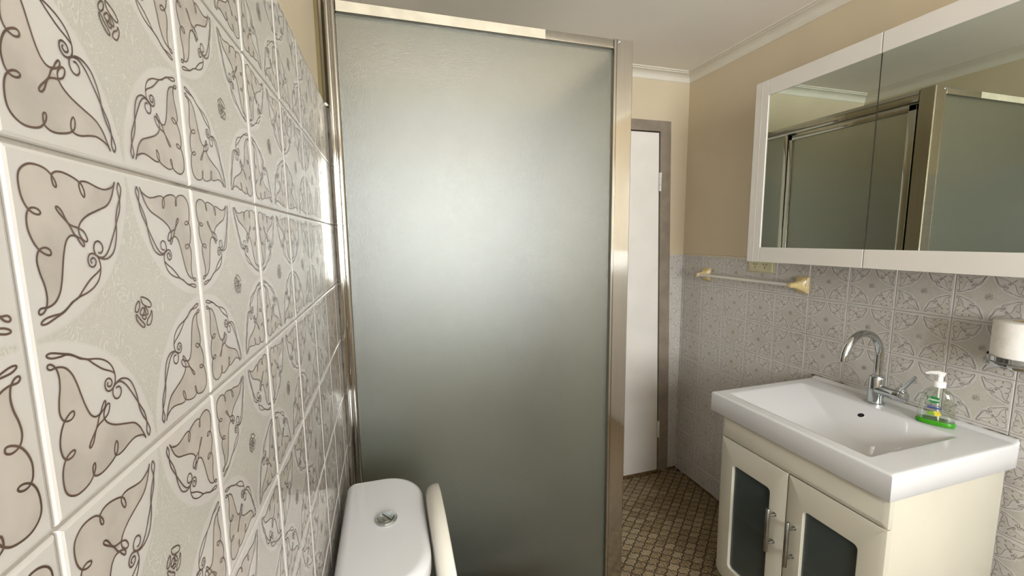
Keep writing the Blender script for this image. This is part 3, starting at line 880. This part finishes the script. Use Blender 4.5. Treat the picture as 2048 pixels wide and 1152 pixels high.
bm = nb(); tube(bm, [(.010, 0, .154), (-.004, 0, .1575), (-.020, 0, .156), (-.031, 0, .151)], [.0075, .0075, .005, .0035], 14)
obj('pump_head', bm, M['pump'], sb, local=True, smooth=50)
bm = nb(); tube(bm, [(0, 0, .118), (0, .002, .06), (.006, .002, .006)], .0025, 8); obj('dip_tube', bm, M['pump'], sb, local=True, smooth=50)
def ell(cx, cz, rx, rz, y, n=28):
    bm = nb(); bm.faces.new([bm.verts.new((cx+rx*math.cos(2*PI*k/n), y, cz+rz*math.sin(2*PI*k/n))) for k in range(n)]); return bm
def extr(bm, d):
    r = bmesh.ops.extrude_face_region(bm, geom=list(bm.faces))
    for g_ in r['geom']:
        if isinstance(g_, bmesh.types.BMVert): g_.co.y += d
    bmesh.ops.recalc_face_normals(bm, faces=bm.faces); return bm
FYL = -.0212
lab = obj('emblem', extr(ell(-.006, .079, .0135, .0105, FYL), .0008), M['lime'], sb, local=True, label='green oval emblem')
def text(name, s_, size, x, z, y, mat, parent, shear=0., sx=1.):
    cu = bpy.data.curves.new(name, 'FONT'); cu.body = s_; cu.size = size; cu.align_x = 'CENTER'; cu.align_y = 'CENTER'
    cu.extrude = .0001; cu.shear = shear; cu.resolution_u = 3; cu.offset = size*.012
    o = bpy.data.objects.new(name, cu)
    C.objects.link(o); bpy.context.view_layer.update()
    me = bpy.data.meshes.new_from_object(o.evaluated_get(bpy.context.evaluated_depsgraph_get()))
    bpy.data.objects.remove(o); me.name = name
    me.materials.clear(); me.materials.append(mat)
    rot = Matrix.Rotation(PI/2, 4, 'X')
    for v in me.vertices: v.co.x *= sx
    me.transform(Matrix.Translation((x, y, z)) @ rot)
    return link(name, me, parent)
text('lettering', 'Dettol', .0092, -.006, .079, FYL-.0002, M['wtext'], lab, .1)
text('slogan', 'Soft on Skin', .0062, -.004, .0605, FYL-.0002, M['blue'], sb, .0)
bm = nb(); box(bm, (-.019, FYL-.0002, .0525), (.012, FYL+.0004, .0562)); obj('blue_band', bm, M['blue'], sb, local=True)
fr_ = obj('printed_fruit', extr(ell(.003, .038, .0095, .0075, FYL), .0006), M['yellow'], sb, local=True, label='yellow printed lemon')
obj('printed_leaf', extr(ell(-.010, .037, .0085, .006, FYL-.0003), .0006), M['leafg'], sb, local=True, label='green printed slices')

# ------------------------------------------------------------------ mirror cabinet
MX = 1.557; MZ0, MZ1 = 1.313, 2.010; MY1 = 1.363; SY = (1.304, .925, .545, .165); MY0 = .105
K = thing('mirror_cabinet', 'white framed three-door mirrored wall cabinet above the basin', 'cabinet', (XR, .73, MZ0))
bm = nb(); box(bm, (MX+.02, MY0+.002, MZ0+.002), (XR+.004, MY1-.002, MZ1-.002), .001); obj('carcass', bm, M['cabwhite'], K)
fw = .0585
bm = nb(); box(bm, (MX, SY[0]+.0, MZ0), (MX+.019, MY1, MZ1), .0012)
box(bm, (MX-.0006, SY[0]+.030, MZ0+.001), (MX+.01, SY[0]+.0308, MZ1-.001))
obj('end_stile', bm, M['cabwhite'], K)
bm = nb(); box(bm, (MX, MY0, MZ0), (MX+.019, SY[3], MZ1), .0012); obj('end_stile', bm, M['cabwhite'], K)
for i in range(3):
    a, b = SY[i+1]+.0012, SY[i]-.0012
    bm = nb()
    box(bm, (MX, a, MZ1-fw), (MX+.018, b, MZ1), .0012); box(bm, (MX, a, MZ0), (MX+.018, b, MZ0+fw), .0012)
    box(bm, (MX+.012, a, MZ0+fw-.002), (MX+.018, b, MZ1-fw+.002))
    d = obj('mirror_door', bm, M['cabwhite'], K)
    bm = nb(); box(bm, (MX+.004, a+.0005, MZ0+fw), (MX+.008, b-.0005, MZ1-fw)); obj('mirror', bm, M['mirror'], d, label='mirror glass')

# ------------------------------------------------------------------ towel rail
RZ = 1.2135; RX = 1.714
TR = thing('towel_rail', 'short white towel rail with two yellowed flared ceramic brackets, left of the mirror cabinet', 'towel rail', (XR, 1.56, RZ))
for y in (1.815, 1.285):
    s_ = 1 if y > 1.5 else -1
    bm = nb(); rs = []
    for t, hw, hh in ((0, .026, .034), (.005, .026, .034), (.008, .025, .0325), (.018, .0195, .0245), (.030, .0145, .0175), (.042, .0115, .0135), (.054, .0098, .0113), (.066, .0090, .0105), (.070, .007, .008)):
        rs.append([Vector((XR-t, y+s_*.004*(1-t/.07)+p, RZ+q)) for p, q in rrect(-hw, hw, -hh, hh, [min(hw, hh)*(.18+.8*min(1, t/.045)) if t < .045 else min(hw, hh)*.95]*4, 4)])
    rings(bm, rs); bmesh.ops.recalc_face_normals(bm, faces=bm.faces)
    br_ = obj('bracket', bm, M['bone'], TR, smooth=35, label='yellowed ceramic bracket')
bm = nb(); tube(bm, [(RX, 1.81, RZ), (RX, 1.29, RZ)], .0078, 16); obj('rod', bm, M['rod'], TR, smooth=50)
ck = nb(); tube(ck, [(XR-.0092, 1.2597, RZ+.030), (XR-.0125, 1.2582, RZ+.022), (XR-.0085, 1.2575, RZ+.014), (XR-.0120, 1.2582, RZ+.008), (XR-.0150, 1.2597, RZ+.002), (XR-.0125, 1.2588, RZ-.006)], .0006, 6)
obj('crack', ck, M['fgrout'], br_, label='dark crack')
# ------------------------------------------------------------------ power point
PP = thing('power_point', 'ivory double power point half hidden under the mirror cabinet', 'socket', (XR, 1.482, 1.29))
bm = nb(); box(bm, (XR-.010, 1.4215, 1.2525), (XR-.0005, 1.5435, 1.3255), .003, 3); pp = obj('plate', bm, M['socket'], PP, smooth=40)
bm = nb(); box(bm, (XR-.004, 1.413, 1.249), (XR, 1.552, 1.329), .0015); obj('mounting_block', bm, M['socket'], PP)
for yc in (1.511, 1.459):
    bm = nb()
    for dy, dz, rot, ln in ((.0075, .006, .5, .0085), (-.0075, .006, -.5, .0085), (0, -.008, 0, .008)):
        t = nb(); box(t, (-.0006, -.0011, -ln/2), (.0006, .0011, ln/2))
        mt = Matrix.Translation((XR-.0102, yc+dy, 1.281+dz)) @ Matrix.Rotation(-rot, 4, 'X')
        for v in t.verts: v.co = mt @ v.co
        merge(bm, t)
    obj('outlet', bm, M['black'], PP)
for yc in (1.511, 1.459):
    bm = nb(); box(bm, (XR-.0125, yc-.006, 1.304), (XR-.009, yc+.006, 1.320), .001); obj('switch', bm, M['socket'], PP)

# ------------------------------------------------------------------ toilet roll holder and roll
HX, HY, HZ = 1.701, .622, 1.070
H = thing('roll_holder', 'round chrome toilet roll holder on the patterned tiles right of the basin', 'holder', (XR, HY, HZ))
bm = nb(); lathe(bm, [(.052, 0), (.0625, .0), (.0645, .003), (.0645, .0115), (.0625, .0135), (.0605, .0145), (.0605, .026), (.0590, .027), (.0580, .014), (.03, .010), (.02, .010), (.02, .004), (.05, .003)], (HX, HY, HZ), 56, cap=False)
obj('dish', bm, M['chrome'], H, smooth=35)
bm = nb(); lathe(bm, [(0, 0), (.0215, 0), (.0215, .011), (0, .011)], (HX, HY, HZ+.002), 30); obj('dish_base', bm, M['chrome'], H, smooth=40)
bm = nb(); tube(bm, [(XR, HY, HZ+.012), (HX+.055, HY, HZ+.012)], .009, 16); tube(bm, [(XR, HY, HZ+.012), (XR-.006, HY, HZ+.012)], .022, 28); obj('wall_mount', bm, M['chrome'], H, smooth=40)
RR = thing('toilet_roll', 'white toilet roll standing upright in the chrome wall holder', 'toilet roll', (HX, HY, HZ+.0145))
bm = nb(); lathe(bm, [(.021, 0), (.051, 0), (.0550, .002), (.0550, .1035), (.052, .105), (.021, .105)], (HX, HY, HZ+.0145), 56, cap=False)
vsb = None
obj('paper', bm, M['paper'], RR, smooth=40)
bm = nb()
ringp = []
for k in range(15):
    a = PI*.70 + k*.10
    ringp.append(a)
rs = [[Vector((HX+math.cos(a)*(r_), HY+math.sin(a)*(r_), z)) for r_, z in ((.0548, HZ+.0165), (.0560, HZ+.0165), (.0560, HZ+.117), (.0548, HZ+.117))] for a in ringp]
rings(bm, rs); bmesh.ops.recalc_face_normals(bm, faces=bm.faces)
obj('loose_sheet', bm, M['paper'], RR, smooth=40)
bm = nb(); lathe(bm, [(.0195, 0), (.0208, 0), (.0208, .105), (.0195, .105)], (HX, HY, HZ+.0145), 32, cap=False); obj('cardboard_core', bm, M['card'], RR, smooth=40)
